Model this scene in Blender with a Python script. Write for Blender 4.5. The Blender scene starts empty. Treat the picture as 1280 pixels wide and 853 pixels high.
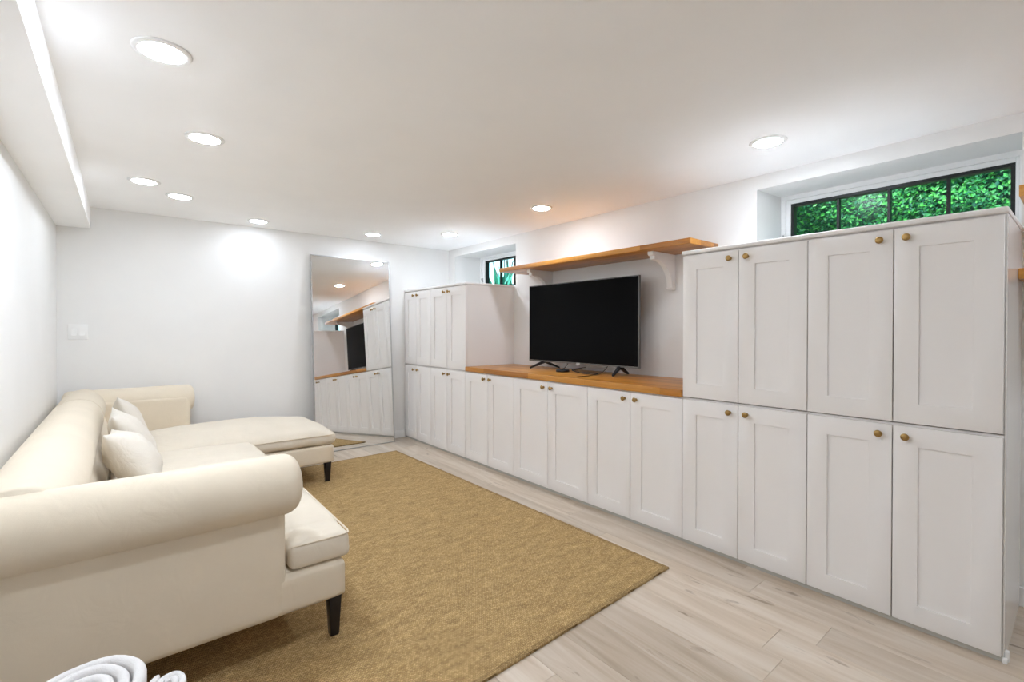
import bpy, bmesh, math, random
from mathutils import Vector, Matrix, noise

SC = bpy.context.scene
COL = SC.collection
PI = math.pi

# ------------------------------------------------------------------ camera
cam_d = bpy.data.cameras.new('camera')
cam_o = bpy.data.objects.new('camera', cam_d); COL.objects.link(cam_o)
cam_d.sensor_fit = 'HORIZONTAL'; cam_d.sensor_width = 36.0
cam_d.lens = 594.16 / 1280 * 36.0
cam_d.shift_y = (417.585 - 426.5) / 1280
cam_d.clip_start = 0.02
cam_o.location = (0, 0, 1.27)
cam_o.rotation_euler = (PI / 2 - 0.008545, 0, -0.685231)
SC.camera = cam_o

# ------------------------------------------------------------------ colour management, world, sun
vs = SC.view_settings
vs.view_transform = 'Standard'; vs.look = 'None'; vs.gamma = 1.0; vs.use_curve_mapping = False
vs.exposure = 2.14

world = bpy.data.worlds.new('sky'); SC.world = world; world.use_nodes = True
wn = world.node_tree.nodes; wl = world.node_tree.links
bg = wn['Background']
sky = wn.new('ShaderNodeTexSky'); sky.sky_type = 'NISHITA'
sky.sun_disc = False; sky.sun_elevation = math.radians(52); sky.sun_rotation = math.radians(-90)
wl.new(sky.outputs['Color'], bg.inputs['Color'])
bg.inputs['Strength'].default_value = 0.16
SC.cycles.max_bounces = 16; SC.cycles.diffuse_bounces = 10

sun_d = bpy.data.lights.new('sun', 'SUN'); sun_d.energy = 1.05; sun_d.angle = math.radians(1.0)
sun_d.color = (1.0, 0.95, 0.86)
sun_o = bpy.data.objects.new('sun', sun_d); COL.objects.link(sun_o)
sun_o.location = (-3, -2, 8)
sun_o.rotation_euler = Vector((0.62, 0.15, -0.78)).to_track_quat('-Z', 'Y').to_euler()

LAMP_STRENGTH = 60.0          # radiance of a recessed lamp's lens
DIMMED = 16.5                 # lamps by the end wall, set weaker to balance the light
HALF = 38.0                   # the row over the cabinets is turned down a little
LAMP_COLOUR = (0.875, 0.962, 1.085, 1)

# ------------------------------------------------------------------ dimensions (metres)
D = 2.579        # door fronts
W = 3.19         # right wall
XL = -0.407      # left wall
YB = 5.165       # back wall
YF = -2.7        # wall behind the camera
HC = 2.268       # ceiling
CT = 0.912       # counter top

# ------------------------------------------------------------------ materials
MATS = {}
def new_mat(name):
    m = bpy.data.materials.new(name); m.use_nodes = True
    nt = m.node_tree; b = nt.nodes['Principled BSDF']
    MATS[name] = m
    return m, nt, b
def N(nt, t, **kw):
    n = nt.nodes.new(t)
    for k, v in kw.items(): setattr(n, k, v)
    return n
def L(nt, a, b): nt.links.new(a, b)
def ramp(nt, fac, stops):
    r = N(nt, 'ShaderNodeValToRGB')
    e = r.color_ramp.elements
    while len(e) < len(stops): e.new(0.5)
    for i, (p, c) in enumerate(stops):
        e[i].position = p; e[i].color = (*c, 1) if len(c) == 3 else c
    if fac is not None: L(nt, fac, r.inputs['Fac'])
    return r
def coords(nt, scale=(1, 1, 1), kind='Object', loc=None):
    tc = N(nt, 'ShaderNodeTexCoord'); mp = N(nt, 'ShaderNodeMapping')
    mp.inputs['Scale'].default_value = scale
    L(nt, tc.outputs[kind], mp.inputs['Vector'])
    return mp.outputs['Vector']
def bump(nt, b, h, strength=0.2, dist=0.01):
    n = N(nt, 'ShaderNodeBump'); n.inputs['Strength'].default_value = strength
    n.inputs['Distance'].default_value = dist
    L(nt, h, n.inputs['Height']); L(nt, n.outputs['Normal'], b.inputs['Normal'])
    return n
def paint(name, col, rough=0.5, var=0.015, bstr=0.03, bscale=220, spec=0.4):
    m, nt, b = new_mat(name)
    v = coords(nt)
    n = N(nt, 'ShaderNodeTexNoise'); n.inputs['Scale'].default_value = 3.0; n.inputs['Detail'].default_value = 3
    L(nt, v, n.inputs['Vector'])
    r = ramp(nt, n.outputs['Fac'], [(0.3, tuple(c * (1 - var) for c in col)), (0.7, tuple(min(1, c * (1 + var)) for c in col))])
    L(nt, r.outputs['Color'], b.inputs['Base Color'])
    b.inputs['Roughness'].default_value = rough
    b.inputs['Specular IOR Level'].default_value = spec
    n2 = N(nt, 'ShaderNodeTexNoise'); n2.inputs['Scale'].default_value = bscale; n2.inputs['Detail'].default_value = 2
    L(nt, v, n2.inputs['Vector'])
    bump(nt, b, n2.outputs['Fac'], bstr, 0.004)
    return m
paint('wall', (0.80, 0.795, 0.78), 0.6)
paint('ceiling', (0.94, 0.94, 0.94), 0.7)
paint('trim_white', (0.86, 0.86, 0.855), 0.4, bstr=0.01)
paint('cabinet', (0.875, 0.855, 0.84), 0.38, var=0.008, bstr=0.008)
paint('cabinet_gloss', (0.86, 0.845, 0.83), 0.07, var=0.008, bstr=0.0, spec=0.6)
paint('toe_grey', (0.50, 0.49, 0.45), 0.5)
paint('cab_inside', (0.30, 0.29, 0.28), 0.7)
paint('plastic_white', (0.84, 0.84, 0.83), 0.3, bstr=0.0)
paint('black_metal', (0.012, 0.014, 0.013), 0.4, bstr=0.0)
paint('black_plastic', (0.010, 0.010, 0.011), 0.32, bstr=0.0)
paint('leg_black', (0.009, 0.008, 0.010), 0.3, bstr=0.01)
paint('stone', (0.45, 0.43, 0.40), 0.9, var=0.2, bstr=0.3, bscale=40)
paint('soil', (0.16, 0.13, 0.09), 0.95, var=0.3, bstr=0.5, bscale=30)
paint('bark', (0.09, 0.07, 0.06), 0.9, var=0.3, bstr=0.4, bscale=60)
paint('stucco', (0.7, 0.68, 0.64), 0.9, var=0.05, bstr=0.2, bscale=60)

def metal(name, col, rough):
    m, nt, b = new_mat(name)
    v = coords(nt, (60, 60, 60)); n = N(nt, 'ShaderNodeTexNoise'); n.inputs['Scale'].default_value = 4
    L(nt, v, n.inputs['Vector'])
    r = ramp(nt, n.outputs['Fac'], [(0.3, tuple(c * .8 for c in col)), (0.7, col)])
    L(nt, r.outputs['Color'], b.inputs['Base Color'])
    b.inputs['Metallic'].default_value = 1.0; b.inputs['Roughness'].default_value = rough
metal('brass', (0.42, 0.27, 0.10), 0.32)
metal('silver', (0.55, 0.55, 0.55), 0.35)
metal('gunmetal', (0.20, 0.195, 0.19), 0.4)
metal('mirror', (0.93, 0.94, 0.935), 0.0)
MATS['mirror'].node_tree.nodes['Principled BSDF'].inputs['Roughness'].default_value = 0.0

# black television panel
m, nt, b = new_mat('screen')
b.inputs['Base Color'].default_value = (0.004, 0.004, 0.0045, 1); b.inputs['Roughness'].default_value = 0.12
b.inputs['Specular IOR Level'].default_value = 0.04

# lamp lens
for nm, st in (('lens', LAMP_STRENGTH), ('lens_dimmed', DIMMED), ('lens_half', HALF)):
    m, nt, b = new_mat(nm)
    b.inputs['Base Color'].default_value = (0.9, 0.9, 0.9, 1)
    b.inputs['Emission Color'].default_value = LAMP_COLOUR
    b.inputs['Emission Strength'].default_value = st

# window glass: clear pane with a mirror-like sheen that grows at grazing angles
m, nt, b = new_mat('glass')
nt.nodes.remove(b)
tr = N(nt, 'ShaderNodeBsdfTransparent'); tr.inputs['Color'].default_value = (0.78, 0.95, 0.90, 1)
gl = N(nt, 'ShaderNodeBsdfGlossy'); gl.inputs['Roughness'].default_value = 0.2
lw = N(nt, 'ShaderNodeLayerWeight'); lw.inputs['Blend'].default_value = 0.5
fr = ramp(nt, lw.outputs['Facing'], [(0.0, (0.005, 0.005, 0.005)), (0.6, (0.03, 0.03, 0.03)), (1.0, (0.6, 0.6, 0.6))])
mx = N(nt, 'ShaderNodeMixShader')
L(nt, fr.outputs['Color'], mx.inputs['Fac']); L(nt, tr.outputs[0], mx.inputs[1]); L(nt, gl.outputs[0], mx.inputs[2])
L(nt, mx.outputs[0], nt.nodes['Material Output'].inputs['Surface'])

# oiled butcher-block wood; staves run along Y
def wood(name, dark, mid, light, rough=0.32):
    m, nt, b = new_mat(name)
    v = coords(nt, (1, 1, 1))
    br = N(nt, 'ShaderNodeTexBrick'); br.inputs['Scale'].default_value = 1.0
    sp = N(nt, 'ShaderNodeMapping'); sp.inputs['Rotation'].default_value = (0, 0, PI / 2)
    L(nt, v, sp.inputs['Vector']); L(nt, sp.outputs['Vector'], br.inputs['Vector'])
    br.inputs['Brick Width'].default_value = 0.62; br.inputs['Row Height'].default_value = 0.043
    br.inputs['Mortar Size'].default_value = 0.0006; br.offset = 0.37
    br.inputs['Color1'].default_value = (0.0, 0, 0, 1); br.inputs['Color2'].default_value = (1, 1, 1, 1)
    br.inputs['Mortar'].default_value = (0.15, 0.15, 0.15, 1)
    mp = N(nt, 'ShaderNodeMapping'); mp.inputs['Scale'].default_value = (38, 2.2, 38)
    L(nt, v, mp.inputs['Vector'])
    n = N(nt, 'ShaderNodeTexNoise'); n.inputs['Scale'].default_value = 1.6; n.inputs['Detail'].default_value = 6; n.inputs['Distortion'].default_value = 0.8
    L(nt, mp.outputs['Vector'], n.inputs['Vector'])
    mix = N(nt, 'ShaderNodeMix', data_type='FLOAT'); mix.inputs['Factor'].default_value = 0.62
    L(nt, br.outputs['Color'], mix.inputs['A']); L(nt, n.outputs['Fac'], mix.inputs['B'])
    r = ramp(nt, mix.outputs['Result'], [(0.15, dark), (0.48, mid), (0.85, light)])
    L(nt, r.outputs['Color'], b.inputs['Base Color'])
    b.inputs['Roughness'].default_value = rough
    bump(nt, b, n.outputs['Fac'], 0.06, 0.003)
wood('butcher', (0.25, 0.088, 0.012), (0.50, 0.20, 0.028), (0.66, 0.32, 0.065))

# pale oak planks, one tone per plank
m, nt, b = new_mat('oak_plank')
oi = N(nt, 'ShaderNodeObjectInfo')
tc = N(nt, 'ShaderNodeTexCoord')
off = N(nt, 'ShaderNodeCombineXYZ')
mul = N(nt, 'ShaderNodeMath', operation='MULTIPLY'); mul.inputs[1].default_value = 37.0
L(nt, oi.outputs['Random'], mul.inputs[0]); L(nt, mul.outputs[0], off.inputs['Z']); L(nt, mul.outputs[0], off.inputs['X'])
add = N(nt, 'ShaderNodeVectorMath', operation='ADD')
L(nt, tc.outputs['Object'], add.inputs[0]); L(nt, off.outputs[0], add.inputs[1])
mp = N(nt, 'ShaderNodeMapping'); mp.inputs['Scale'].default_value = (8.5, 0.75, 1)
L(nt, add.outputs[0], mp.inputs['Vector'])
n1 = N(nt, 'ShaderNodeTexNoise'); n1.inputs['Scale'].default_value = 1.5; n1.inputs['Detail'].default_value = 7; n1.inputs['Distortion'].default_value = 1.1; n1.inputs['Roughness'].default_value = 0.6
L(nt, mp.outputs['Vector'], n1.inputs['Vector'])
r1 = ramp(nt, n1.outputs['Fac'], [(0.26, (0.40, 0.315, 0.225)), (0.46, (0.51, 0.42, 0.325)), (0.60, (0.575, 0.495, 0.405)), (0.8, (0.62, 0.555, 0.475))])
mp2 = N(nt, 'ShaderNodeMapping'); mp2.inputs['Scale'].default_value = (15, 3.0, 1)
L(nt, add.outputs[0], mp2.inputs['Vector'])
n2 = N(nt, 'ShaderNodeTexNoise'); n2.inputs['Scale'].default_value = 1.0; n2.inputs['Detail'].default_value = 4; n2.inputs['Distortion'].default_value = 0.6
L(nt, mp2.outputs['Vector'], n2.inputs['Vector'])
r2 = ramp(nt, n2.outputs['Fac'], [(0.27, (0.32, 0.27, 0.22)), (0.35, (1, 1, 1))])
mm = N(nt, 'ShaderNodeMix', data_type='RGBA', blend_type='MULTIPLY'); mm.inputs['Factor'].default_value = 0.85
L(nt, r1.outputs['Color'], mm.inputs['A']); L(nt, r2.outputs['Color'], mm.inputs['B'])
hs = N(nt, 'ShaderNodeHueSaturation')
mr = N(nt, 'ShaderNodeMapRange'); mr.inputs['To Min'].default_value = 0.88; mr.inputs['To Max'].default_value = 1.1
L(nt, oi.outputs['Random'], mr.inputs['Value']); L(nt, mr.outputs['Result'], hs.inputs['Value'])
L(nt, mm.outputs['Result'], hs.inputs['Color'])
L(nt, hs.outputs['Color'], b.inputs['Base Color'])
b.inputs['Roughness'].default_value = 0.30
bump(nt, b, n1.outputs['Fac'], 0.05, 0.002)

# sisal rug: rows of knots
def sisal(name, k):
    m, nt, b = new_mat(name)
    v = coords(nt)
    br = N(nt, 'ShaderNodeTexBrick'); br.inputs['Scale'].default_value = 1.0
    br.inputs['Brick Width'].default_value = 0.0105; br.inputs['Row Height'].default_value = 0.0075
    br.inputs['Mortar Size'].default_value = 0.0012; br.inputs['Mortar Smooth'].default_value = 0.9; br.inputs['Bias'].default_value = 0.0
    br.inputs['Color1'].default_value = (0.45 * k, 0.30 * k, 0.13 * k, 1); br.inputs['Color2'].default_value = (0.68 * k, 0.48 * k, 0.235 * k, 1)
    br.inputs['Mortar'].default_value = (0.21 * k, 0.13 * k, 0.055 * k, 1)
    wn_ = N(nt, 'ShaderNodeTexNoise'); wn_.inputs['Scale'].default_value = 60
    L(nt, v, wn_.inputs['Vector'])
    mad = N(nt, 'ShaderNodeVectorMath', operation='MULTIPLY_ADD'); mad.inputs[1].default_value = (0.006, 0.006, 0)
    L(nt, wn_.outputs['Color'], mad.inputs[0]); L(nt, v, mad.inputs[2])
    L(nt, mad.outputs[0], br.inputs['Vector'])
    n = N(nt, 'ShaderNodeTexNoise'); n.inputs['Scale'].default_value = 1.0; n.inputs['Detail'].default_value = 6
    mp = N(nt, 'ShaderNodeMapping'); mp.inputs['Scale'].default_value = (9, 26, 1)
    L(nt, v, mp.inputs['Vector']); L(nt, mp.outputs['Vector'], n.inputs['Vector'])
    r = ramp(nt, n.outputs['Fac'], [(0.3, (0.82, 0.80, 0.78)), (0.7, (1.12, 1.12, 1.1))])
    mm = N(nt, 'ShaderNodeMix', data_type='RGBA', blend_type='MULTIPLY'); mm.inputs['Factor'].default_value = 1.0
    L(nt, br.outputs['Color'], mm.inputs['A']); L(nt, r.outputs['Color'], mm.inputs['B'])
    L(nt, mm.outputs['Result'], b.inputs['Base Color'])
    b.inputs['Roughness'].default_value = 0.95; b.inputs['Specular IOR Level'].default_value = 0.1
    inv = N(nt, 'ShaderNodeMath', operation='SUBTRACT'); inv.inputs[0].default_value = 1.0
    L(nt, br.outputs['Fac'], inv.inputs[1])
    bump(nt, b, inv.outputs[0], 0.7, 0.004)
sisal('sisal', 0.94); sisal('sisal_edge', 0.74)

# fabrics
def fabric(name, col, scale=900, bs=0.25, wr=0.0, rough=0.9):
    m, nt, b = new_mat(name)
    v = coords(nt)
    n = N(nt, 'ShaderNodeTexNoise'); n.inputs['Scale'].default_value = scale; n.inputs['Detail'].default_value = 2
    L(nt, v, n.inputs['Vector'])
    n3 = N(nt, 'ShaderNodeTexNoise'); n3.inputs['Scale'].default_value = 5; n3.inputs['Detail'].default_value = 4
    L(nt, v, n3.inputs['Vector'])
    r = ramp(nt, n3.outputs['Fac'], [(0.3, tuple(c * .965 for c in col)), (0.7, tuple(min(1, c * 1.02) for c in col))])
    L(nt, r.outputs['Color'], b.inputs['Base Color'])
    b.inputs['Roughness'].default_value = rough
    b.inputs['Sheen Weight'].default_value = 0.12; b.inputs['Specular IOR Level'].default_value = 0.2
    b1 = bump(nt, b, n.outputs['Fac'], bs, 0.002)
    if wr:
        n2 = N(nt, 'ShaderNodeTexNoise'); n2.inputs['Scale'].default_value = 9; n2.inputs['Detail'].default_value = 3; n2.inputs['Distortion'].default_value = 1.2
        L(nt, v, n2.inputs['Vector'])
        b2 = N(nt, 'ShaderNodeBump'); b2.inputs['Strength'].default_value = wr; b2.inputs['Distance'].default_value = 0.02
        L(nt, n2.outputs['Fac'], b2.inputs['Height']); L(nt, b2.outputs['Normal'], b1.inputs['Normal'])
fabric('linen', (0.72, 0.635, 0.505), wr=0.12)
fabric('linen_cushion', (0.70, 0.63, 0.52), wr=0.32)
fabric('linen_pillow', (0.70, 0.65, 0.57), wr=0.45)
fabric('terry', (0.76, 0.745, 0.735), scale=420, bs=0.7, wr=0.25)

def leafmat(name, dark, light):
    m, nt, b = new_mat(name)
    g = N(nt, 'ShaderNodeNewGeometry')
    r = ramp(nt, g.outputs['Random Per Island'], [(0.0, dark), (0.7, tuple((a + c) / 2 for a, c in zip(dark, light))), (1.0, light)])
    L(nt, r.outputs['Color'], b.inputs['Base Color'])
    b.inputs['Roughness'].default_value = 0.4
    b.inputs['Transmission Weight'].default_value = 0.0
leafmat('leaf', (0.006, 0.10, 0.045), (0.11, 0.46, 0.07))
leafmat('leaf_teal', (0.01, 0.17, 0.12), (0.10, 0.50, 0.30))

# ------------------------------------------------------------------ mesh helpers
def box(bm, x0, x1, y0, y1, z0, z1):
    v = [bm.verts.new(p) for p in ((x0, y0, z0), (x1, y0, z0), (x1, y1, z0), (x0, y1, z0), (x0, y0, z1), (x1, y0, z1), (x1, y1, z1), (x0, y1, z1))]
    for f in ((3, 2, 1, 0), (4, 5, 6, 7), (0, 1, 5, 4), (1, 2, 6, 5), (2, 3, 7, 6), (3, 0, 4, 7)):
        bm.faces.new([v[i] for i in f])
    return v
def bevel(bm, w, seg=1, ang=0.5):
    bm.normal_update()
    es = [e for e in bm.edges if len(e.link_faces) == 2 and e.calc_face_angle(0) > ang]
    bmesh.ops.bevel(bm, geom=es, offset=w, segments=seg, affect='EDGES', profile=0.5, clamp_overlap=True)
def rows(bm, loops, closed=True, caps=True):
    vs_ = [[bm.verts.new(p) for p in lp] for lp in loops]
    n = len(vs_[0])
    for a, c in zip(vs_, vs_[1:]):
        for i in range(n if closed else n - 1):
            j = (i + 1) % n
            bm.faces.new((a[i], a[j], c[j], c[i]))
    if caps and closed:
        bm.faces.new(list(reversed(vs_[0]))); bm.faces.new(vs_[-1])
    return vs_
def tube(bm, pts, r, n=8, caps=True):
    pts = [Vector(p) for p in pts]; loops = []
    up = None
    for i, p in enumerate(pts):
        t = (pts[min(i + 1, len(pts) - 1)] - pts[max(i - 1, 0)]).normalized()
        if up is None:
            up = t.orthogonal().normalized()
        up = (up - t * up.dot(t)).normalized()
        s = t.cross(up)
        rr = r[i] if isinstance(r, (list, tuple)) else r
        loops.append([p + (up * math.cos(2 * PI * k / n) + s * math.sin(2 * PI * k / n)) * rr for k in range(n)])
    return rows(bm, loops, True, caps)
def prism(bm, poly, axis, a, c):
    """poly in the two axes other than `axis`, extruded from a to c"""
    def P(q, t):
        return {'x': (t, q[0], q[1]), 'y': (q[0], t, q[1]), 'z': (q[0], q[1], t)}[axis]
    return rows(bm, [[P(q, a) for q in poly], [P(q, c) for q in poly]])
def lathe(bm, prof, org, axis, n=20):
    """prof: (radius, distance along axis)"""
    axis = Vector(axis).normalized(); u = axis.orthogonal().normalized(); w = axis.cross(u); org = Vector(org)
    loops = [[org + axis * d + (u * math.cos(2 * PI * k / n) + w * math.sin(2 * PI * k / n)) * max(r, 1e-5) for k in range(n)] for r, d in prof]
    return rows(bm, loops)
def curve_pts(ctrl, n=60):
    c = [Vector(p) for p in ctrl]; c = [c[0]] + c + [c[-1]]; out = []
    segs = len(c) - 3
    for s in range(segs):
        p0, p1, p2, p3 = c[s:s + 4]
        for k in range(n // segs):
            t = k / (n // segs)
            out.append(0.5 * ((2 * p1) + (-p0 + p2) * t + (2 * p0 - 5 * p1 + 4 * p2 - p3) * t * t + (-p0 + 3 * p1 - 3 * p2 + p3) * t ** 3))
    out.append(c[-2]); return out
def soft(bm, x0, x1, y0, y1, z0, z1, r, n=(14, 14, 8), crown=0.0, sag=0.0, wob=0.0, seed=0, puff=0.0):
    """a rounded, crowned cushion block"""
    cx, cy, cz = (x0 + x1) / 2, (y0 + y1) / 2, (z0 + z1) / 2
    hx, hy, hz = (x1 - x0) / 2, (y1 - y0) / 2, (z1 - z0) / 2
    r = min(r, hx, hy, hz * 0.999)
    cache = {}
    def lin(h, k, m):          # denser towards the ends, where the rounding is
        t = k / m * 2 - 1
        return h * math.copysign(abs(t) ** 0.7, t)
    def vert(i, j, k):
        key = (i, j, k)
        if key in cache: return cache[key]
        p = Vector((lin(hx, i, n[0]), lin(hy, j, n[1]), lin(hz, k, n[2])))
        q = Vector((max(-hx + r, min(hx - r, p.x)), max(-hy + r, min(hy - r, p.y)), max(-hz + r, min(hz - r, p.z))))
        d = p - q
        if d.length > 1e-7: p = q + d.normalized() * min(d.length, r) if d.length < r else q + d.normalized() * r
        sx, sy, sz = p.x / hx, p.y / hy, p.z / hz
        f = max(0, 1 - sx * sx) * max(0, 1 - sy * sy)
        f = f ** 0.6
        if sz > 0: p.z += crown * f * sz
        if sz < 0: p.z += sag * f * sz
        if puff:
            g = max(0, 1 - sz * sz)
            p.x += puff * sx * g * max(0, 1 - sy * sy) ** .5; p.y += puff * sy * g * max(0, 1 - sx * sx) ** .5
        if wob:
            p += wob * Vector(noise.noise_vector(Vector((p.x * 6 + seed, p.y * 6, p.z * 9 + seed))))
        cache[key] = bm.verts.new(p + Vector((cx, cy, cz)))
        return cache[key]
    a, b_, c = n
    for i in range(a):
        for j in range(b_):
            bm.faces.new((vert(i, j, c), vert(i + 1, j, c), vert(i + 1, j + 1, c), vert(i, j + 1, c)))
            bm.faces.new((vert(i, j + 1, 0), vert(i + 1, j + 1, 0), vert(i + 1, j, 0), vert(i, j, 0)))
    for i in range(a):
        for k in range(c):
            bm.faces.new((vert(i, 0, k), vert(i + 1, 0, k), vert(i + 1, 0, k + 1), vert(i, 0, k + 1)))
            bm.faces.new((vert(i, b_, k + 1), vert(i + 1, b_, k + 1), vert(i + 1, b_, k), vert(i, b_, k)))
    for j in range(b_):
        for k in range(c):
            bm.faces.new((vert(0, j, k + 1), vert(0, j + 1, k + 1), vert(0, j + 1, k), vert(0, j, k)))
            bm.faces.new((vert(a, j, k), vert(a, j + 1, k), vert(a, j + 1, k + 1), vert(a, j, k + 1)))

def thing(name, label, cat, loc=(0, 0, 0), group=None, kind=None):
    o = bpy.data.objects.new(name, None); COL.objects.link(o)
    o.empty_display_size = 0.1; o.location = loc
    tag(o, label, cat, group, kind)
    return o
def tag(o, label=None, cat=None, group=None, kind=None):
    if label: o['label'] = label
    if cat: o['category'] = cat
    if group: o['group'] = group
    if kind: o['kind'] = kind
    return o
def wloc(o):
    v = Vector((0, 0, 0))
    while o is not None:
        v += o.location; o = o.parent
    return v
def obj(name, bm, mat, parent=None, smooth=False, ang=40, org=None):
    """world-space bmesh -> one mesh object (origin at `org` or at its parent)"""
    base = wloc(parent) if parent else Vector((0, 0, 0))
    o_loc = Vector(org) - base if org is not None else Vector((0, 0, 0))
    bmesh.ops.translate(bm, verts=bm.verts, vec=-(base + o_loc))
    bmesh.ops.recalc_face_normals(bm, faces=bm.faces)
    me = bpy.data.meshes.new(name); bm.to_mesh(me); bm.free()
    for mn in (mat if isinstance(mat, (list, tuple)) else [mat]):
        me.materials.append(MATS[mn])
    if smooth:
        for p in me.polygons: p.use_smooth = True
        if ang < 180: me.set_sharp_from_angle(angle=math.radians(ang))
    o = bpy.data.objects.new(name, me); COL.objects.link(o)
    o.location = o_loc
    if parent: o.parent = parent
    return o
def BM(): return bmesh.new()
def boxobj(name, x0, x1, y0, y1, z0, z1, mat, parent=None, bev=0.0, seg=1):
    bm = BM(); box(bm, x0, x1, y0, y1, z0, z1)
    if bev: bevel(bm, bev, seg)
    return obj(name, bm, mat, parent)

# ------------------------------------------------------------------ the room
floor = boxobj('floor', XL - 0.15, W + 0.02, YF - 0.15, YB + 0.15, -0.14, -0.012, 'cab_inside')
tag(floor, 'pale oak plank floor of the room', 'floor', kind='structure')
rnd = random.Random(4)
PW, PL = 0.184, 1.22
x = XL - 0.02; row = 0
while x < W:
    x1 = min(x + PW, W + 0.01)
    y = YF - rnd.uniform(0, PL)
    while y < YB:
        y0, y1 = max(y, YF), min(y + PL, YB)
        if y1 - y0 > 0.03:
            bm = BM(); box(bm, x + 0.0004, x1 - 0.0004, y0 + 0.0004, y1 - 0.0004, -0.012, 0.0)
            bm.edges.ensure_lookup_table()
            tops = [e for e in bm.edges if all(abs(v.co.z) < 1e-6 for v in e.verts)]
            bmesh.ops.bevel(bm, geom=tops, offset=0.0009, segments=1, affect='EDGES')
            obj('plank', bm, 'oak_plank', floor, org=((x + x1) / 2, (y0 + y1) / 2, 0))
        y += PL
    x += PW; row += 1

tag(boxobj('ceiling', XL - 0.15, W + 0.40, YF - 0.15, YB + 0.15, HC, HC + 0.12, 'ceiling'), 'smooth white ceiling', 'ceiling', kind='structure')
tag(boxobj('trim_1', XL, -0.202, YF, YB, 2.092, HC, 'ceiling'), 'white boxed soffit running along the top of the left wall', 'soffit', kind='structure')
tag(boxobj('wall_left', XL - 0.15, XL, YF - 0.15, YB + 0.15, -0.01, HC, 'wall'), 'white wall behind the sofa', 'wall', kind='structure')
tag(boxobj('wall_back', XL, W + 0.40, YB, YB + 0.15, -0.01, HC, 'wall'), 'white end wall behind the leaning mirror', 'wall', kind='structure')
tag(boxobj('wall_front', XL, W + 0.40, YF - 0.15, YF, -0.01, HC, 'wall'), 'white wall behind the camera', 'wall', kind='structure')
# right wall with two deep window recesses
WX = 3.60; RT = 2.178; RB = 1.725
R1 = (0.212, 1.390); R2 = (3.840, 5.020)
bm = BM()
box(bm, W, WX, YF, YB, -0.01, RB)
box(bm, W, WX, YF, YB, RT, HC)
for a, c in ((YF, R1[0]), (R1[1], R2[0]), (R2[1], YB)): box(bm, W, WX, a, c, RB, RT)
prism(bm, [(W, R2[1]), (WX, R2[1]), (WX, 4.90)], 'z', RB, RT)
prism(bm, [(W, R1[1]), (WX, R1[1]), (WX, 1.36)], 'z', RB, RT)
tag(obj('wall_right', bm, 'wall'), 'white wall with two deep high window recesses', 'wall', kind='structure')
def baseboard(name, x0, x1, y0, y1, label):
    bm = BM(); box(bm, x0, x1, y0, y1, 0, 0.09); bevel(bm, 0.004, 2)
    tag(obj(name, bm, 'trim_white'), label, 'baseboard', kind='structure')
baseboard('baseboard_back', XL + 0.001, D - 0.01, YB - 0.014, YB - 0.0005, 'white baseboard along the end wall')
baseboard('baseboard_right', W - 0.014, W - 0.0005, YF + 0.02, 0.2115, 'white baseboard below the floating shelves')
baseboard('baseboard_left', XL + 0.0005, XL + 0.014, YF + 0.02, YB - 0.016, 'white baseboard along the wall behind the sofa')

# ------------------------------------------------------------------ windows
def ring(bm, x0, x1, y0, y1, z0, z1, t, tb=None):
    tb = tb or t
    box(bm, x0, x1, y0, y0 + t, z0, z1); box(bm, x0, x1, y1 - t, y1, z0, z1)
    box(bm, x0, x1, y0 + t, y1 - t, z1 - t, z1); box(bm, x0, x1, y0 + t, y1 - t, z0, z0 + tb)
def window(name, label, r0, r1, g0, g1, muns, zt=2.112, zb=1.80):
    w = thing(name, label, 'window', (3.52, (r0 + r1) / 2, RB), kind='structure')
    bm = BM(); ring(bm, 3.50, 3.598, r0, r1, RB, RT, 0.028)
    obj('window_frame', bm, 'trim_white', w)
    bm = BM()                                    # white surround filling up to the glazing
    xx0, xx1 = 3.515, 3.575
    box(bm, xx0, xx1, r0 + .028, g0 - 0.012, RB + .028, RT - .028); box(bm, xx0, xx1, g1 + 0.012, r1 - .028, RB + .028, RT - .028)
    box(bm, xx0, xx1, g0 - 0.012, g1 + 0.012, zt + 0.012, RT - .028); box(bm, xx0, xx1, g0 - 0.012, g1 + 0.012, RB + .028, zb - 0.012)
    bevel(bm, 0.003)
    obj('casing', bm, 'trim_white', w)
    bm = BM(); ring(bm, 3.522, 3.572, g0 - 0.012, g1 + 0.012, zb - 0.012, zt + 0.012, 0.0175)
    obj('sash', bm, 'black_metal', w)
    ys = [g0 + 0.008] + sorted(muns) + [g1 - 0.008]
    for y in sorted(muns):
        boxobj('muntin', 3.53, 3.566, y - 0.007, y + 0.007, zb + 0.008, zt - 0.008, 'black_metal', w)
    for a, c in zip(ys, ys[1:]):
        boxobj('pane', 3.546, 3.550, a + 0.007, c - 0.007, zb + 0.008, zt - 0.008, 'glass', w)
    bm = BM(); box(bm, 3.50, 3.515, g1 + 0.045, g1 + 0.062, zb + 0.07, zb + 0.12); box(bm, 3.485, 3.50, g1 + 0.049, g1 + 0.058, zb + 0.095, zb + 0.115)
    bevel(bm, 0.002)
    obj('latch', bm, 'silver', w)
window('window_1', 'wide low window with four panes above the near tall cabinets', R1[0] + 0.001, 1.364, 0.268, 1.296, [0.513, 0.776, 1.036])
window('window_2', 'small far window with dark bars above the far tall cabinets', R2[0] + 0.001, 4.915, 3.95, 4.825, [4.275, 4.545], zt=2.118)

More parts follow.
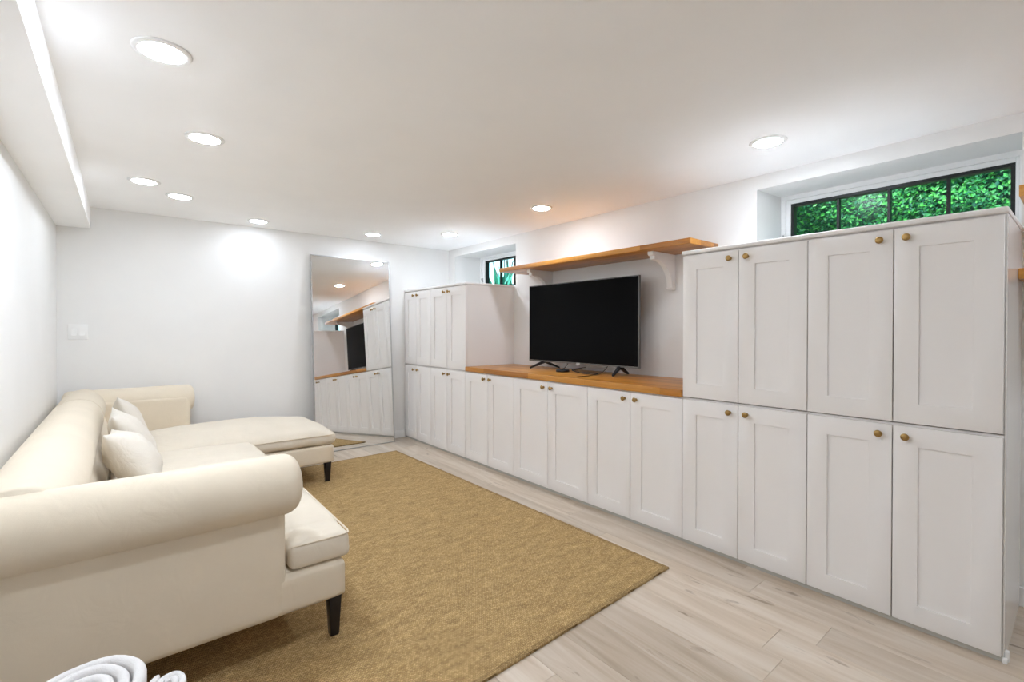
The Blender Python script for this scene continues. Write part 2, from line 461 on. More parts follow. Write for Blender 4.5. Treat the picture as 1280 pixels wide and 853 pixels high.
# ------------------------------------------------------------------ outdoors
tag(boxobj('ground', WX + 0.001, 14, -6, 16, 1.45, 1.60, 'soil'), 'bare garden soil outside the windows', 'ground', kind='structure')
def leaf_cloud(bm, n, fn, size, rnd):
    for _ in range(n):
        p, nrm = fn()
        s = size * rnd.uniform(0.6, 1.3)
        d = (Vector(nrm) + Vector((rnd.uniform(-1, 1), rnd.uniform(-1, 1), rnd.uniform(-0.6, 1))) * 0.9).normalized()
        u = d.orthogonal().normalized(); u.rotate(Matrix.Rotation(rnd.uniform(0, 2 * PI), 3, d)); w_ = d.cross(u)
        p = Vector(p)
        a = bm.verts.new(p - u * s); b_ = bm.verts.new(p + w_ * s * .55 + d * s * .15); c = bm.verts.new(p + u * s); e = bm.verts.new(p - w_ * s * .55 + d * s * .15)
        bm.faces.new((a, b_, c)); bm.faces.new((a, c, e))
def hedge(name, label, x0, x1, y0, y1, z0, z1, n, size, seed, mat='leaf'):
    t = thing(name, label, 'hedge', ((x0 + x1) / 2, (y0 + y1) / 2, 1.60))
    r = random.Random(seed)
    def fn():
        y = r.uniform(y0, y1); z = r.uniform(z0, z1)
        bulge = 0.28 * noise.noise(Vector((y * 1.7, z * 2.1, seed))) + 0.12 * noise.noise(Vector((y * 5, z * 5, seed + 3)))
        xx = x0 + 0.3 + bulge + abs(r.gauss(0, 0.09))
        return (xx, y, z), (-1, 0, 0.5)
    bm = BM(); leaf_cloud(bm, n, fn, size, r)
    f = obj('foliage', bm, mat, t); f['kind'] = 'stuff'
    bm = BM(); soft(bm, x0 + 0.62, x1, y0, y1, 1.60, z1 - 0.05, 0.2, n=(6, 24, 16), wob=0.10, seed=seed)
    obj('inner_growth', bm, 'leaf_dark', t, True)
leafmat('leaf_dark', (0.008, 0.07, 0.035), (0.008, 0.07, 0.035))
hedge('clipped_hedge', 'dense leafy green hedge seen through the wide window', 5.0, 6.6, -1.6, 3.4, 1.62, 3.6, 60000, 0.021, 1)
# spiky plants and bare branches outside the far window
def spiky(loc, seed, label, nl=26, ln=0.6):
    r = random.Random(seed); t = thing('spiky_plant', label, 'plant', loc, group='spiky plants outside the far window')
    bm = BM()
    for k in range(nl):
        a = r.uniform(0, 2 * PI); el = r.uniform(0.45, 1.35); ll = ln * r.uniform(0.7, 1.15)
        d = Vector((math.cos(a) * math.cos(el), math.sin(a) * math.cos(el), math.sin(el)))
        s = d.cross(Vector((0, 0, 1))).normalized()
        L0 = []
        for q in range(6):
            f = q / 5; p = Vector(loc) + d * ll * f + Vector((0, 0, -0.12 * f * f))
            w_ = 0.034 * (math.sin(PI * min(1, f * 0.8 + 0.2)) + 0.02); dn = s.cross(d) * w_ * 0.35
            L0.append([p - s * w_, p + dn, p + s * w_, p - dn * .3])
        rows(bm, L0)
    obj('leaf_rosette', bm, 'leaf_teal', t)['kind'] = 'stuff'
spiky((4.30, 5.55, 1.60), 3, 'spiky green plant outside the far window, at its left', ln=0.74)
spiky((4.95, 6.10, 1.60), 5, 'spiky green plant outside the far window, beside the middle bar', ln=0.90)
spiky((4.10, 4.55, 1.60), 9, 'spiky green plant outside the far window, seen under the wood shelf', ln=0.62)
t = thing('bare_shrub', 'leafless dark branches against the sky in the far window', 'shrub', (5.9, 7.3, 1.60))
r = random.Random(12)
for k in range(7):
    a = r.uniform(-1.2, 1.2); p = Vector((5.9, 7.3, 1.60)); pts = [p.copy()]
    d = Vector((math.sin(a) * .5, math.cos(a * 1.7) * .6 - .3, 1)).normalized()
    for q in range(6):
        d = (d + Vector((r.uniform(-.3, .3), r.uniform(-.3, .3), r.uniform(-.1, .2)))).normalized(); p = p + d * 0.27; pts.append(p.copy())
    bm = BM(); tube(bm, pts, [0.022 * (1 - i / 8) for i in range(7)], 6); obj('branch', bm, 'bark', t, True)

# ------------------------------------------------------------------ cabinets
def shaker_door(parent, y0, y1, z0, z1, knob_side):
    """frame with a recessed flat panel; the knob sits at the top of one stile"""
    s = 0.084; xf, xb = D, D + 0.0195
    bm = BM()
    o = [(y0, z0), (y1, z0), (y1, z1), (y0, z1)]; i = [(y0 + s, z0 + s), (y1 - s, z0 + s), (y1 - s, z1 - s), (y0 + s, z1 - s)]
    O = [[bm.verts.new((xx, *q)) for q in o] for xx in (xf, xb)]; I = [[bm.verts.new((xx, *q)) for q in i] for xx in (xf, xb)]
    for k in range(4):
        j = (k + 1) % 4
        bm.faces.new((O[0][k], O[0][j], I[0][j], I[0][k])); bm.faces.new((O[1][k], I[1][k], I[1][j], O[1][j]))
        bm.faces.new((O[0][k], O[1][k], O[1][j], O[0][j])); bm.faces.new((I[0][k], I[0][j], I[1][j], I[1][k]))
    bevel(bm, 0.0014, 2)
    d = obj('door', bm, 'cabinet', parent, True, 30)
    bm = BM(); box(bm, xf + 0.0085, xf + 0.016, y0 + s - 0.004, y1 - s + 0.004, z0 + s - 0.004, z1 - s + 0.004)
    obj('panel', bm, 'cabinet', d)
    ky = y0 + 0.044 if knob_side < 0 else y1 - 0.044
    bm = BM(); lathe(bm, [(0.0, 0.0), (0.0095, 0.0), (0.0085, 0.003), (0.0055, 0.006), (0.0052, 0.012), (0.010, 0.016), (0.0145, 0.020), (0.0155, 0.0235), (0.0135, 0.027), (0.008, 0.0288), (0.0, 0.0292)], (xf, ky, z1 - 0.042), (-1, 0, 0), 20)
    obj('knob', bm, 'brass', d, True, 50)
def cabinet(name, label, ya, yb, z0, z1, group, ymid=None):
    G = 0.0021
    t = thing(name, label, 'cabinet', ((D + W) / 2, (ya + yb) / 2, z0), group)
    bm = BM(); x0 = D + 0.021; x1 = W - 0.002; th = 0.018
    box(bm, x0, x1, ya + .0008, ya + th, z0, z1); box(bm, x0, x1, yb - th, yb - .0008, z0, z1)
    box(bm, x0, x1, ya + th, yb - th, z0, z0 + th); box(bm, x0, x1, ya + th, yb - th, z1 - th, z1)
    box(bm, x1 - 0.012, x1, ya + th, yb - th, z0 + th, z1 - th)
    obj('body', bm, 'cabinet', t)
    ym = ymid or (ya + yb) / 2
    dz0, dz1 = (z0 + 0.003, z1 - 0.009)
    shaker_door(t, ya + G, ym - G, dz0, dz1, +1)
    shaker_door(t, ym + G, yb - G, dz0, dz1, -1)
    return t
UZ = (0.8705, 1.7125); LZ = (0.020, 0.8665)
gA = 'white shaker cabinets along the right wall'
nearY = [0.213, 0.549, 0.882, 1.218, 1.549]
baseY = [1.549, 1.926, 2.299, 2.712, 3.135, 3.512, 3.880]
farY = [3.880, 4.216, 4.555, 4.880, 5.162]
cabinet('wall_cabinet', 'upper white two-door cabinet nearest the camera, right of the seam, below the wide window', nearY[0], nearY[2], *UZ, gA, nearY[1])
cabinet('wall_cabinet', 'upper white two-door cabinet directly right of the television alcove', nearY[2], nearY[4], *UZ, gA, nearY[3])
cabinet('base_cabinet', 'lower white two-door cabinet nearest the camera, at the right end of the row', nearY[0], nearY[2], *LZ, gA, nearY[1])
cabinet('base_cabinet', 'lower white two-door cabinet under the upper cabinet right of the television alcove', nearY[2], nearY[4], *LZ, gA, nearY[3])
for i, lb in enumerate(('white base cabinet under the right end of the wood counter', 'white base cabinet under the middle of the wood counter, below the television', 'white base cabinet under the left end of the wood counter')):
    cabinet('base_cabinet', lb, baseY[2 * i], baseY[2 * i + 2], *LZ, gA, baseY[2 * i + 1])
cabinet('wall_cabinet', 'upper far white cabinet directly left of the television alcove', farY[0] - 0.012, farY[2], *UZ, gA, farY[1])
cabinet('wall_cabinet', 'upper far white cabinet next to the leaning mirror', farY[2], farY[4], *UZ, gA, farY[3])
cabinet('base_cabinet', 'lower far white cabinet just left of the wood counter', farY[0], farY[2], *LZ, gA, farY[1])
cabinet('base_cabinet', 'lower far white cabinet next to the leaning mirror', farY[2], farY[4], *LZ, gA, farY[3])
def slab(name, label, cat, x0, x1, y0, y1, z0, z1, mat, bev, seg=3):
    bm = BM(); box(bm, x0, x1, y0, y1, z0, z1); bevel(bm, bev, seg)
    return tag(obj(name, bm, mat, smooth=True, ang=50, org=((x0 + x1) / 2, (y0 + y1) / 2, z0)), label, cat)
slab('cabinet_top', 'white top board over the tall cabinets below the wide window', 'cabinet top', D - 0.004, W - 0.002, 0.204, 1.556, 1.714, 1.7365, 'cabinet', 0.006)
slab('cabinet_top', 'white top board over the far tall cabinets by the mirror', 'cabinet top', D - 0.004, W - 0.002, 3.862, 5.163, 1.714, 1.7365, 'cabinet', 0.004)
slab('wood_countertop', 'honey brown butcher block counter under the television', 'countertop', D - 0.010, W - 0.002, 1.551, 3.864, 0.8685, CT, 'butcher', 0.003)
t = thing('end_panel', 'glossy white side panel closing the near end of the tall cabinets', 'panel', (D + 0.3, 0.2, 0))
boxobj('side_board', D + 0.021, W - 0.016, 0.2075, 0.2125, 0.0005, 1.7135, 'cabinet_gloss', t)
bm = BM(); box(bm, D + 0.001, D + 0.0195, 0.198, 0.2118, 0.0005, 0.0195); box(bm, D + 0.0215, D + 0.045, 0.195, 0.207, 0.0005, 0.040); bevel(bm, 0.003, 2)
obj('corner_foot', bm, 'plastic_white', t)
boxobj('toe', D + 0.012, D + 0.0205, 0.2125, 5.162, 0.0005, 0.0195, 'toe_grey')
bpy.data.objects['toe'].name = 'toe_kick'
tag(bpy.data.objects['toe_kick'], 'low grey toe kick strip under the row of white cabinets', 'toe kick')

# ------------------------------------------------------------------ wall shelf over the television
t = thing('wall_shelf', 'long thick brown wood shelf on two white corbels above the television', 'shelf', (3.0, 2.65, 1.567))
bm = BM(); box(bm, 2.825, W - 0.001, 1.645, 3.655, 1.828, 1.865); bevel(bm, 0.003, 2); obj('board', bm, 'butcher', t, True, 50)
def corbel(yc):
    P = [(0, 0), (0.292, 0), (0.292, -0.022), (0.283, -0.030), (0.268, -0.030), (0.268, -0.050), (0.256, -0.058), (0.232, -0.058)]
    for k in range(1, 13):
        a = PI / 2 * k / 12
        P.append((0.232 - 0.182 * math.sin(a), -0.058 - 0.182 * (1 - math.cos(a))))
    P += [(0.056, -0.240), (0.056, -0.252), (0.046, -0.256), (0.046, -0.262), (0, -0.262)]
    bm = BM(); prism(bm, [(W - 0.001 - a, 1.8275 + b_) for a, b_ in P], 'y', yc - 0.022, yc + 0.022)
    bevel(bm, 0.0015)
    obj('bracket', bm, 'trim_white', t, True, 35)
corbel(1.995); corbel(3.305)
# floating shelves at the right edge of the picture
for z0, z1, lb in ((1.842, 1.890, 'upper brown wood floating shelf at the right edge, level with the wide window'), (1.489, 1.534, 'lower brown wood floating shelf at the right edge beside the tall cabinets')):
    tt = thing('floating_shelf', lb, 'shelf', (3.09, -0.35, z0), 'floating wood shelves on the right')
    bm = BM(); box(bm, 2.975, W - 0.001, -0.9, 0.2065, z0, z1); bevel(bm, 0.003, 2); obj('board', bm, 'butcher', tt, True, 50)

# ------------------------------------------------------------------ television
t = thing('television', 'flat black television with grey rim on two splayed feet', 'television', (3.03, 2.78, CT))
ty0, ty1, tz0, tz1, tx = 2.163, 3.408, 0.976, 1.684, 3.0
bm = BM(); ring(bm, tx - 0.002, tx + 0.022, ty0, ty1, tz0, tz1, 0.007, 0.014); obj('bezel', bm, 'gunmetal', t)
boxobj('screen', tx + 0.001, tx + 0.006, ty0 + 0.006, ty1 - 0.006, tz0 + 0.013, tz1 - 0.006, 'screen', t)
bm = BM(); box(bm, tx + 0.006, tx + 0.03, ty0 + 0.004, ty1 - 0.004, tz0 + 0.004, tz1 - 0.004); bevel(bm, 0.006, 2)
obj('back_cover', bm, 'black_plastic', t)
bm = BM(); box(bm, tx + 0.03, tx + 0.075, ty0 + 0.16, ty1 - 0.16, tz0 + 0.03, tz0 + 0.40); bevel(bm, 0.015, 3); obj('rear_housing', bm, 'black_plastic', t)
bm = BM(); box(bm, tx - 0.004, tx - 0.0021, 2.757, 2.800, tz0 - 0.012, tz0 + 0.012); obj('badge', bm, 'silver', t)
def foot(yf, yb, yc):
    bm = BM()
    for xe, ye in ((2.897, yf), (3.130, yb)):
        top = Vector((tx + 0.015, yc, tz0 + 0.003)); end = Vector((xe, ye, CT + 0.008))
        d = (end - top); s = d.cross(Vector((0, 0, 1))).normalized()
        nrm = s.cross(d).normalized()
        rows(bm, [[top + s * a * 0.013 + nrm * b_ * 0.014 for a, b_ in ((-1, -1), (1, -1), (1, 1), (-1, 1))],
                  [end + s * a * 0.010 + Vector((0, 0, b_ * 0.0078)) for a, b_ in ((-1, -1), (1, -1), (1, 1), (-1, 1))]])
    box(bm, tx + 0.0, tx + 0.03, yc - 0.02, yc + 0.02, tz0 - 0.012, tz0 + 0.008)
    bevel(bm, 0.002)
    obj('foot', bm, 'black_plastic', t)
foot(3.285, 3.13, 3.21); foot(2.325, 2.36, 2.35)
bm = BM(); lathe(bm, [(0, 0), (0.054, 0), (0.058, 0.004), (0.058, 0.014), (0.053, 0.020), (0, 0.021)], (2.895, 2.86, CT + 0.0003), (0, 0, 1), 28)
tag(obj('media_box', bm, 'black_plastic', smooth=True, ang=50), 'small round black media box on the wood counter under the television', 'media box')
def cable(ctrl, rad, label):
    bm = BM(); tube(bm, curve_pts(ctrl, 72), rad, 6); tag(obj('cable', bm, 'black_plastic', smooth=True), label, 'cable', 'television cables on the counter')
z = CT + 0.004
cable([(3.03, 2.92, 0.985), (2.98, 2.905, 0.95), (2.935, 2.885, CT + 0.026), (2.91, 2.87, CT + 0.024)], 0.0034, 'short black cable dropping from the television to the media box')
cable([(2.955, 2.80, CT + 0.012), (2.96, 2.74, CT + 0.03), (2.97, 2.67, CT + 0.045), (2.94, 2.72, CT + 0.035), (2.905, 2.76, CT + 0.022), (2.93, 2.70, z), (2.98, 2.60, z), (2.96, 2.52, z), (2.90, 2.53, z), (2.89, 2.62, z), (2.96, 2.74, z)], 0.0036, 'looped black cable coiled beside the media box')
cable([(3.04, 2.48, 0.99), (3.0, 2.485, 0.95), (2.95, 2.50, z), (2.86, 2.48, z), (2.74, 2.455, z), (2.64, 2.46, z)], 0.0028, 'thin black cable reaching the front edge of the counter')

# ------------------------------------------------------------------ leaning mirror
mw, mh = 0.872, 2.055
mt = thing('leaning_mirror', 'tall silver-edged mirror leaning on the end wall beside the chaise', 'mirror', (1.937, 4.994, 0.0015))
mt.rotation_euler = (-math.radians(3.85), 0, math.radians(0.63))
def local(name, bm, mat):
    bmesh.ops.recalc_face_normals(bm, faces=bm.faces)
    me = bpy.data.meshes.new(name); bm.to_mesh(me); bm.free(); me.materials.append(MATS[mat])
    o = bpy.data.objects.new(name, me); COL.objects.link(o); o.parent = mt; return o
bm = BM()
for a in ((-mw / 2, -mw / 2 + .010, 0, mh), (mw / 2 - .010, mw / 2, 0, mh), (-mw / 2 + .010, mw / 2 - .010, 0, .010), (-mw / 2 + .010, mw / 2 - .010, mh - .010, mh)):
    box(bm, a[0], a[1], 0.0, 0.022, a[2], a[3])
local('frame', bm, 'silver')
bm = BM(); box(bm, -mw / 2 + .009, mw / 2 - .009, 0.004, 0.010, 0.009, mh - .009); local('glass_sheet', bm, 'mirror')
bm = BM(); box(bm, -mw / 2 + .009, mw / 2 - .009, 0.0102, 0.018, 0.009, mh - .009); local('backing', bm, 'black_plastic')

# ------------------------------------------------------------------ light switch
t = thing('light_switch', 'white double rocker light switch on the end wall', 'light switch', (-0.284, YB, 1.25))
bm = BM(); box(bm, -0.343, -0.223, YB - 0.006, YB - 0.0005, 1.192, 1.314); bevel(bm, 0.003, 2); obj('plate', bm, 'plastic_white', t, True, 40)
for yc in (-0.308, -0.258):
    bm = BM(); prism(bm, [(YB - 0.006, 1.222), (YB - 0.0125, 1.222), (YB - 0.007, 1.284), (YB - 0.006, 1.284)], 'x', yc - 0.0165, yc + 0.0165); bevel(bm, 0.001)
    obj('rocker', bm, 'plastic_white', t)

# ------------------------------------------------------------------ recessed lamps
lamp_spots = [
    (0.114, 2.131, 'round recessed ceiling lamp nearest the camera by the soffit'),
    (0.335, 2.951, 'round recessed ceiling lamp above the middle of the sofa'),
    (0.114, 4.065, 'round recessed ceiling lamp hugging the soffit above the far end of the sofa'),
    (0.335, 4.356, 'round recessed ceiling lamp above the chaise corner'),
    (0.970, 4.889, 'round recessed ceiling lamp by the end wall, left of the mirror'),
    (2.035, 4.802, 'round recessed ceiling lamp above the leaning mirror'),
    (2.660, 4.291, 'round recessed ceiling lamp above the far tall cabinets'),
    (2.672, 2.884, 'round recessed ceiling lamp above the television'),
    (2.668, 1.106, 'round recessed ceiling lamp above the near tall cabinets'),
    (0.335, 0.85, 'round recessed ceiling lamp over the camera side of the sofa'),
    (2.668, -0.60, 'unseen ceiling lamp added as fill light above the floating shelves'),  # added fill lamp behind the camera, brightens the room
    (2.668, -2.10, 'unseen ceiling lamp added as fill light in the rear corner, right'),  # second added fill lamp, further behind the camera and out of view
]
bm = BM(); lathe(bm, [(0.068, 0.0), (0.090, 0.0), (0.0905, 0.002), (0.086, 0.0055), (0.072, 0.0075), (0.068, 0.0065)], (0, 0, 0), (0, 0, -1), 40)
bmesh.ops.delete(bm, geom=[f for f in bm.faces if len(f.verts) > 4], context='FACES_ONLY')
bmesh.ops.recalc_face_normals(bm, faces=bm.faces)
me_trim = bpy.data.meshes.new('trim_ring'); bm.to_mesh(me_trim); bm.free(); me_trim.materials.append(MATS['trim_white'])
for p in me_trim.polygons: p.use_smooth = True
bm = BM(); lathe(bm, [(0.0, 0.0), (0.0675, 0.0), (0.0675, 0.0055), (0.060, 0.0085), (0.046, 0.0110), (0.026, 0.0125), (0.0, 0.013)], (0, 0, 0), (0, 0, -1), 40)
bmesh.ops.recalc_face_normals(bm, faces=bm.faces)
me_lens = bpy.data.meshes.new('lens'); bm.to_mesh(me_lens); bm.free(); me_lens.materials.append(MATS['lens'])
me_lens_dim = me_lens.copy(); me_lens_dim.materials[0] = MATS['lens_dimmed']
me_lens_half = me_lens.copy(); me_lens_half.materials[0] = MATS['lens_half']
for x, y, lb in lamp_spots:
    x, y = x * 0.993, y * 0.993
    t = thing('recessed_lamp', lb, 'ceiling lamp', (x, y, HC - 0.0003), 'recessed ceiling lamps')
    for nm, me in (('trim_ring', me_trim), ('lens', me_lens_dim if y > 3.9 and x < 2.5 else me_lens_half if x > 2.5 else me_lens)):
        o = bpy.data.objects.new(nm, me); COL.objects.link(o); o.parent = t

# ------------------------------------------------------------------ rug
t = thing('sisal_rug', 'large tan woven sisal rug under the sofa', 'rug', (1.0, 3.0, 0.0))
RZ = 0.010
def rugpoly(i):
    return [(-0.22 + i, 1.335 + i), (2.235 - i, 1.418 + i), (2.199 - i, 4.602 - i), (-0.255 + i, 4.52 - i)]
bm = BM(); rows(bm, [[(*p, 0.0006) for p in rugpoly(0.022)], [(*p, RZ) for p in rugpoly(0.022)]]); obj('weave', bm, 'sisal', t)
bm = BM()
o_, i_ = rugpoly(0.0), rugpoly(0.0225)
lo = [[bm.verts.new((*p, zz)) for p in q] for q, zz in ((o_, 0.0006), (o_, RZ - 0.002), ([(a[0] * .97 + c[0] * .03, a[1] * .97 + c[1] * .03) for a, c in zip(o_, i_)], RZ + 0.0008), (i_, RZ + 0.0008), (i_, 0.0006))]
for a, c in zip(lo, lo[1:] + lo[:1]):
    for k in range(4):
        bm.faces.new((a[k], a[(k + 1) % 4], c[(k + 1) % 4], c[k]))
obj('border', bm, 'sisal_edge', t)

# ------------------------------------------------------------------ sofa
sofa = thing('sectional_sofa', 'cream upholstered sectional sofa with rolled arms and chaise', 'sofa', (0.4, 3.4, 0.0))
BZ0, BZ1 = 0.178, 0.322
YN, YFar = 1.94, 5.10
def smoothobj(name, bm, mat, parent=sofa, ang=180): return obj(name, bm, mat, parent, True, ang)
# base rails
bm = BM(); soft(bm, -0.36, 0.706, YN, 4.02, BZ0, BZ1 + 0.004, 0.018, n=(16, 24, 6)); smoothobj('seat_base', bm, 'linen')
bm = BM(); soft(bm, -0.36, 1.352, 3.985, 4.93, BZ0 - 0.006, BZ1 - 0.004, 0.018, n=(24, 16, 6)); smoothobj('chaise_base', bm, 'linen')
def roll(bm, axis, a, c, u0, z0, r, end_a=0.0, end_c=0.0, n=32, m=28, fold=0.0):
    """upholstered roll: cylinder with pillowy domed ends"""
    prof = []
    if end_a:
        for k in range(9):
            f = k / 9 * PI / 2; prof.append((a + end_a * (1 - math.sin(f)) - 0.0, r * (0.001 + math.sin(PI / 2 * math.sin(f) ** .9) if k else 0.001)))
        prof = [(a + end_a * (1 - math.cos(k / 8 * PI / 2)), r * (max(0.002, math.sin(k / 8 * PI / 2)) ** 0.55)) for k in range(9)]
    else: prof = [(a, r)]
    prof += [(a + end_a + (c - a - end_a - end_c) * k / m, r) for k in range(1, m)]
    if end_c: prof += [(c - end_c * (1 - math.cos(PI / 2 - k / 8 * PI / 2)), r * (max(0.002, math.cos(k / 8 * PI / 2)) ** 0.55)) for k in range(9)]
    else: prof += [(c, r)]
    loops = []
    for t_, rr in prof:
        lp = []
        for k in range(n):
            th = 2 * PI * k / n
            q = rr * (1 + 0.012 * noise.noise(Vector((t_ * 3, math.cos(th) * 1.5, math.sin(th) * 1.5))))
            if fold:           # gathered pleats towards the rounded end
                near_end = max(0, 1 - abs(c - t_) / 0.16) if end_c else 0
                q *= 1 + fold * near_end * math.sin(th * 16 + 2 * noise.noise(Vector((th, t_ * 4, 1))))
            p = (u0 + q * math.cos(th), z0 + q * 0.98 * math.sin(th))
            lp.append({'x': (t_, p[0], p[1]), 'y': (p[0], t_, p[1])}[axis])
        loops.append(lp)
    rows(bm, loops)
RR, RZC = 0.116, 0.676
# near arm: flat outer panel, inner side, rolled top
bm = BM(); soft(bm, -0.34, 0.474, YN - 0.003, 2.085, BZ0 + 0.001, 0.665, 0.016, n=(16, 8, 16)); smoothobj('arm_panel', bm, 'linen')
bm = BM(); roll(bm, 'x', -0.385, 0.532, 1.975, RZC, RR, 0.0, 0.062, fold=0.006); smoothobj('arm_roll', bm, 'linen')
# far arm
bm = BM(); soft(bm, -0.34, 0.440, 4.867, 5.03, BZ0 + 0.001, 0.705, 0.012, n=(16, 8, 16)); smoothobj('arm_panel', bm, 'linen')
bm = BM(); roll(bm, 'x', -0.372, 0.478, 4.985, RZC + 0.006, RR, 0.05, 0.055, fold=0.004); smoothobj('arm_roll', bm, 'linen')
# back: inner face leaning to the roll
bm = BM(); prism(bm, [(-0.39, BZ0 + 0.002), (-0.055, BZ0 + 0.002), (-0.075, 0.45), (-0.135, 0.66), (-0.21, 0.77), (-0.30, 0.77), (-0.375, 0.70)], 'y', 1.97, 5.0); bevel(bm, 0.03, 4)
smoothobj('backrest', bm, 'linen')
BRX, BRR = -0.248, 0.140
bm = BM(); roll(bm, 'y', 1.975, 5.06, BRX, RZC - 0.010, BRR, 0.0, 0.05, m=60); back_roll = smoothobj('back_roll', bm, 'linen')
for yy in (4.30,):
    bm = BM()
    tube(bm, [(BRX + (BRR + 0.0005) * math.cos(a), yy + 0.03 * math.sin(a * 2), RZC - 0.010 + (BRR + 0.0005) * .98 * math.sin(a)) for a in [(-0.5 + k / 40) * PI * 1.0 + PI * .25 for k in range(41)]], 0.0022, 6)
    obj('seam', bm, 'linen', back_roll, True)
# seat cushion: T-shaped, wrapping round the front of the arm
bm = BM()
soft(bm, -0.06, 0.728, 2.09, 3.99, 0.330, 0.438, 0.022, n=(30, 48, 8), crown=0.060, wob=0.006, seed=2, puff=0.008)
soft(bm, 0.492, 0.728, 1.955, 2.30, 0.330, 0.430, 0.022, n=(12, 12, 8), crown=0.012, wob=0.004, seed=2, puff=0.004)
sc = smoothobj('seat_cushion', bm, 'linen_cushion')
md = sc.modifiers.new('merge', 'REMESH'); md.mode = 'VOXEL'; md.voxel_size = 0.0075; md.use_smooth_shade = True
md = sc.modifiers.new('relax', 'SMOOTH'); md.iterations = 3; md.factor = 0.5
bm = BM(); tube(bm, [(0.500, 1.966, 0.422), (0.53, 1.958, 0.425), (0.70, 1.957, 0.426), (0.722, 1.966, 0.426), (0.727, 1.99, 0.427), (0.727, 2.2, 0.430), (0.730, 2.6, 0.434), (0.730, 3.4, 0.434), (0.724, 3.97, 0.430)], 0.004, 6); obj('piping', bm, 'linen', sc, True)
# chaise cushion, strongly crowned
bm = BM(); soft(bm, -0.05, 1.374, 3.985, 4.915, 0.322, 0.415, 0.040, n=(44, 30, 8), crown=0.105, wob=0.007, seed=7, puff=0.008); cc = smoothobj('chaise_cushion', bm, 'linen_cushion')
bm = BM(); tube(bm, [(0.74, 3.984, 0.404), (1.0, 3.979, 0.406), (1.30, 3.983, 0.403), (1.352, 3.995, 0.402), (1.368, 4.03, 0.402), (1.374, 4.2, 0.405), (1.376, 4.6, 0.405), (1.366, 4.88, 0.403)], 0.004, 6); obj('piping', bm, 'linen', cc, True)
# legs
def leg(x, y, zb):
    bm = BM(); w0, w1 = 0.026, 0.0175
    rows(bm, [[(x + a * w1, y + b_ * w1, zb) for a, b_ in ((-1, -1), (1, -1), (1, 1), (-1, 1))], [(x + a * w0, y + b_ * w0, BZ0 + 0.004) for a, b_ in ((-1, -1), (1, -1), (1, 1), (-1, 1))]])
    bevel(bm, 0.004, 2); obj('leg', bm, 'leg_black', sofa, True, 50)
for x, y in ((0.668, 1.985), (1.31, 4.035), (0.66, 3.90)): leg(x, y, RZ + 0.0008)
for x, y in ((1.31, 4.87), (-0.33, 1.985), (-0.33, 4.95), (-0.33, 3.5)): leg(x, y, 0.0004)

# ------------------------------------------------------------------ throw pillows
def pillow(label, loc, w, h, th, rot, seed):
    bm = BM(); n = 26; r_ = random.Random(seed); V = {}
    for side in (1, -1):
        for i in range(n + 1):
            for j in range(n + 1):
                if side < 0 and (i in (0, n) or j in (0, n)): V[(side, i, j)] = V[(1, i, j)]; continue
                u = i / n * 2 - 1; v = j / n * 2 - 1
                px = u * (1 - 0.09 * (1 - v * v) * abs(u)); py = v * (1 - 0.09 * (1 - u * u) * abs(v))
                t_ = (max(0, 1 - u ** 2) ** .62) * (max(0, 1 - v ** 2) ** .62)
                wr = 0.010 * noise.noise(Vector((u * 3 + seed, v * 3, side))) + 0.006 * noise.noise(Vector((u * 8, v * 8 + seed, side)))
                V[(side, i, j)] = bm.verts.new((side * (th / 2 * t_ + wr * t_), px * w / 2, py * h / 2))
        for i in range(n):
            for j in range(n):
                bm.faces.new((V[(side, i, j)], V[(side, i + 1, j)], V[(side, i + 1, j + 1)], V[(side, i, j + 1)]))
    bmesh.ops.recalc_face_normals(bm, faces=bm.faces)
    me = bpy.data.meshes.new('throw_pillow'); bm.to_mesh(me); bm.free(); me.materials.append(MATS['linen_pillow'])
    for p in me.polygons: p.use_smooth = True
    o = bpy.data.objects.new('throw_pillow', me); COL.objects.link(o); o.location = loc; o.rotation_euler = rot
    tag(o, label, 'pillow', 'cream throw pillows on the sofa')
    return o
pillow('cream throw pillow nearest the rolled arm, front of the three', (0.036, 3.15, 0.606), 0.40, 0.36, 0.20, (-0.12, -0.62, 0.0), 1)
pillow('cream throw pillow in the middle of the three', (0.040, 3.57, 0.625), 0.38, 0.40, 0.17, (0.02, -0.50, 0.0), 2)
pillow('cream throw pillow standing highest, furthest from the rolled arm', (0.03, 3.97, 0.65), 0.40, 0.40, 0.15, (-0.12, -0.33, 0.05), 3)

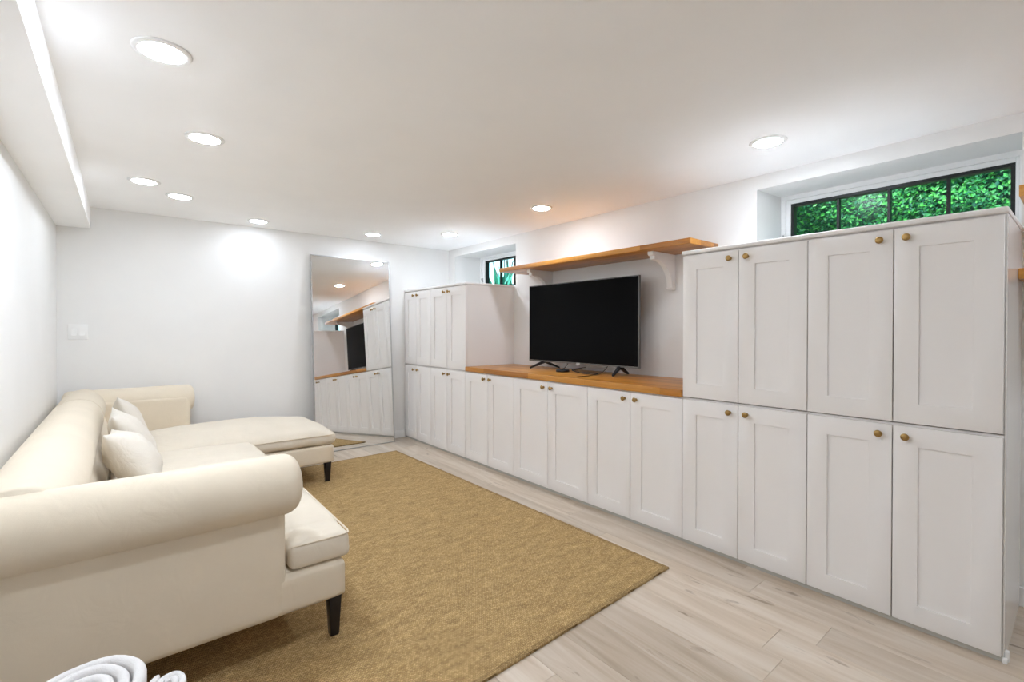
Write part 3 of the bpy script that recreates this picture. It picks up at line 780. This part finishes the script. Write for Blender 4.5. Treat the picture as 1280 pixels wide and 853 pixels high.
# ------------------------------------------------------------------ towels in the near left corner
def rolled(label, cx, cy, hw, hh, th, z0, z1, turns, tilt, seed, a0):
    """a towel rolled up and stood on end: thick spiral ribbon, rounded along its upper edge"""
    n = int(turns * 30); pts = []
    for k in range(n + 1):
        a = a0 + 2 * PI * turns * k / n
        s = 1 - 0.84 * k / n
        px = math.copysign(abs(math.cos(a)) ** 0.85, math.cos(a)) * hw * s; py = math.sin(a) * hh * s
        wv = 1 + 0.05 * noise.noise(Vector((math.cos(a) * 2, math.sin(a) * 2, seed)))
        pts.append(Vector((px * math.cos(tilt) - py * math.sin(tilt), px * math.sin(tilt) + py * math.cos(tilt))) * wv)
    nrm = []
    for k in range(n + 1):
        tg = (pts[min(k + 1, n)] - pts[max(k - 1, 0)]).normalized(); nrm.append(Vector((tg.y, -tg.x)))
    loops = []; hr = th * 0.5
    levels = [(z0, 1.0)] + [(z0 + (z1 - hr - z0) * q / 10, 1.0) for q in range(1, 11)] + [(z1 - hr + hr * math.sin(f), max(0.06, math.cos(f))) for f in [PI / 2 * q / 6 for q in range(1, 7)]]
    for z_, wd in levels:
        outl, inl = [], []
        for k, p in enumerate(pts):
            t_ = th * wd * (1 + 0.10 * noise.noise(Vector((k * .25, seed, z_ * 8))))
            lift = 0.006 * noise.noise(Vector((k * .11, seed + 4, 0))) * (1 if z_ > z0 + .1 else 0)
            outl.append((cx + p.x + nrm[k].x * t_ / 2, cy + p.y + nrm[k].y * t_ / 2, z_ + lift)); inl.append((cx + p.x - nrm[k].x * t_ / 2, cy + p.y - nrm[k].y * t_ / 2, z_ + lift))
        e0 = pts[-1] + (pts[-1] - pts[-2]).normalized() * th * .4 * wd; e1 = pts[0] + (pts[0] - pts[1]).normalized() * th * .4 * wd
        loops.append(outl + [(cx + e0.x, cy + e0.y, z_)] + inl[::-1] + [(cx + e1.x, cy + e1.y, z_)])
    bm = BM(); vs_ = rows(bm, loops, caps=False)
    for lp in (vs_[0], vs_[-1]):
        for k in range(n):
            bm.faces.new((lp[k], lp[k + 1], lp[2 * n + 1 - k], lp[2 * n + 2 - k]))
    tag(obj('rolled_towel', bm, 'terry', smooth=True, ang=180), label, 'towel', 'rolled white towels')
rolled('thick white rolled towel at the bottom left corner before the sofa arm', -0.082, 1.455, 0.112, 0.112, 0.025, 0.0118, 0.452, 3.1, 0.25, 1, -0.9)
rolled('smaller white rolled towel right of the thick rolled towel', 0.080, 1.385, 0.034, 0.042, 0.015, 0.0118, 0.438, 2.0, 0.3, 2, 1.8)
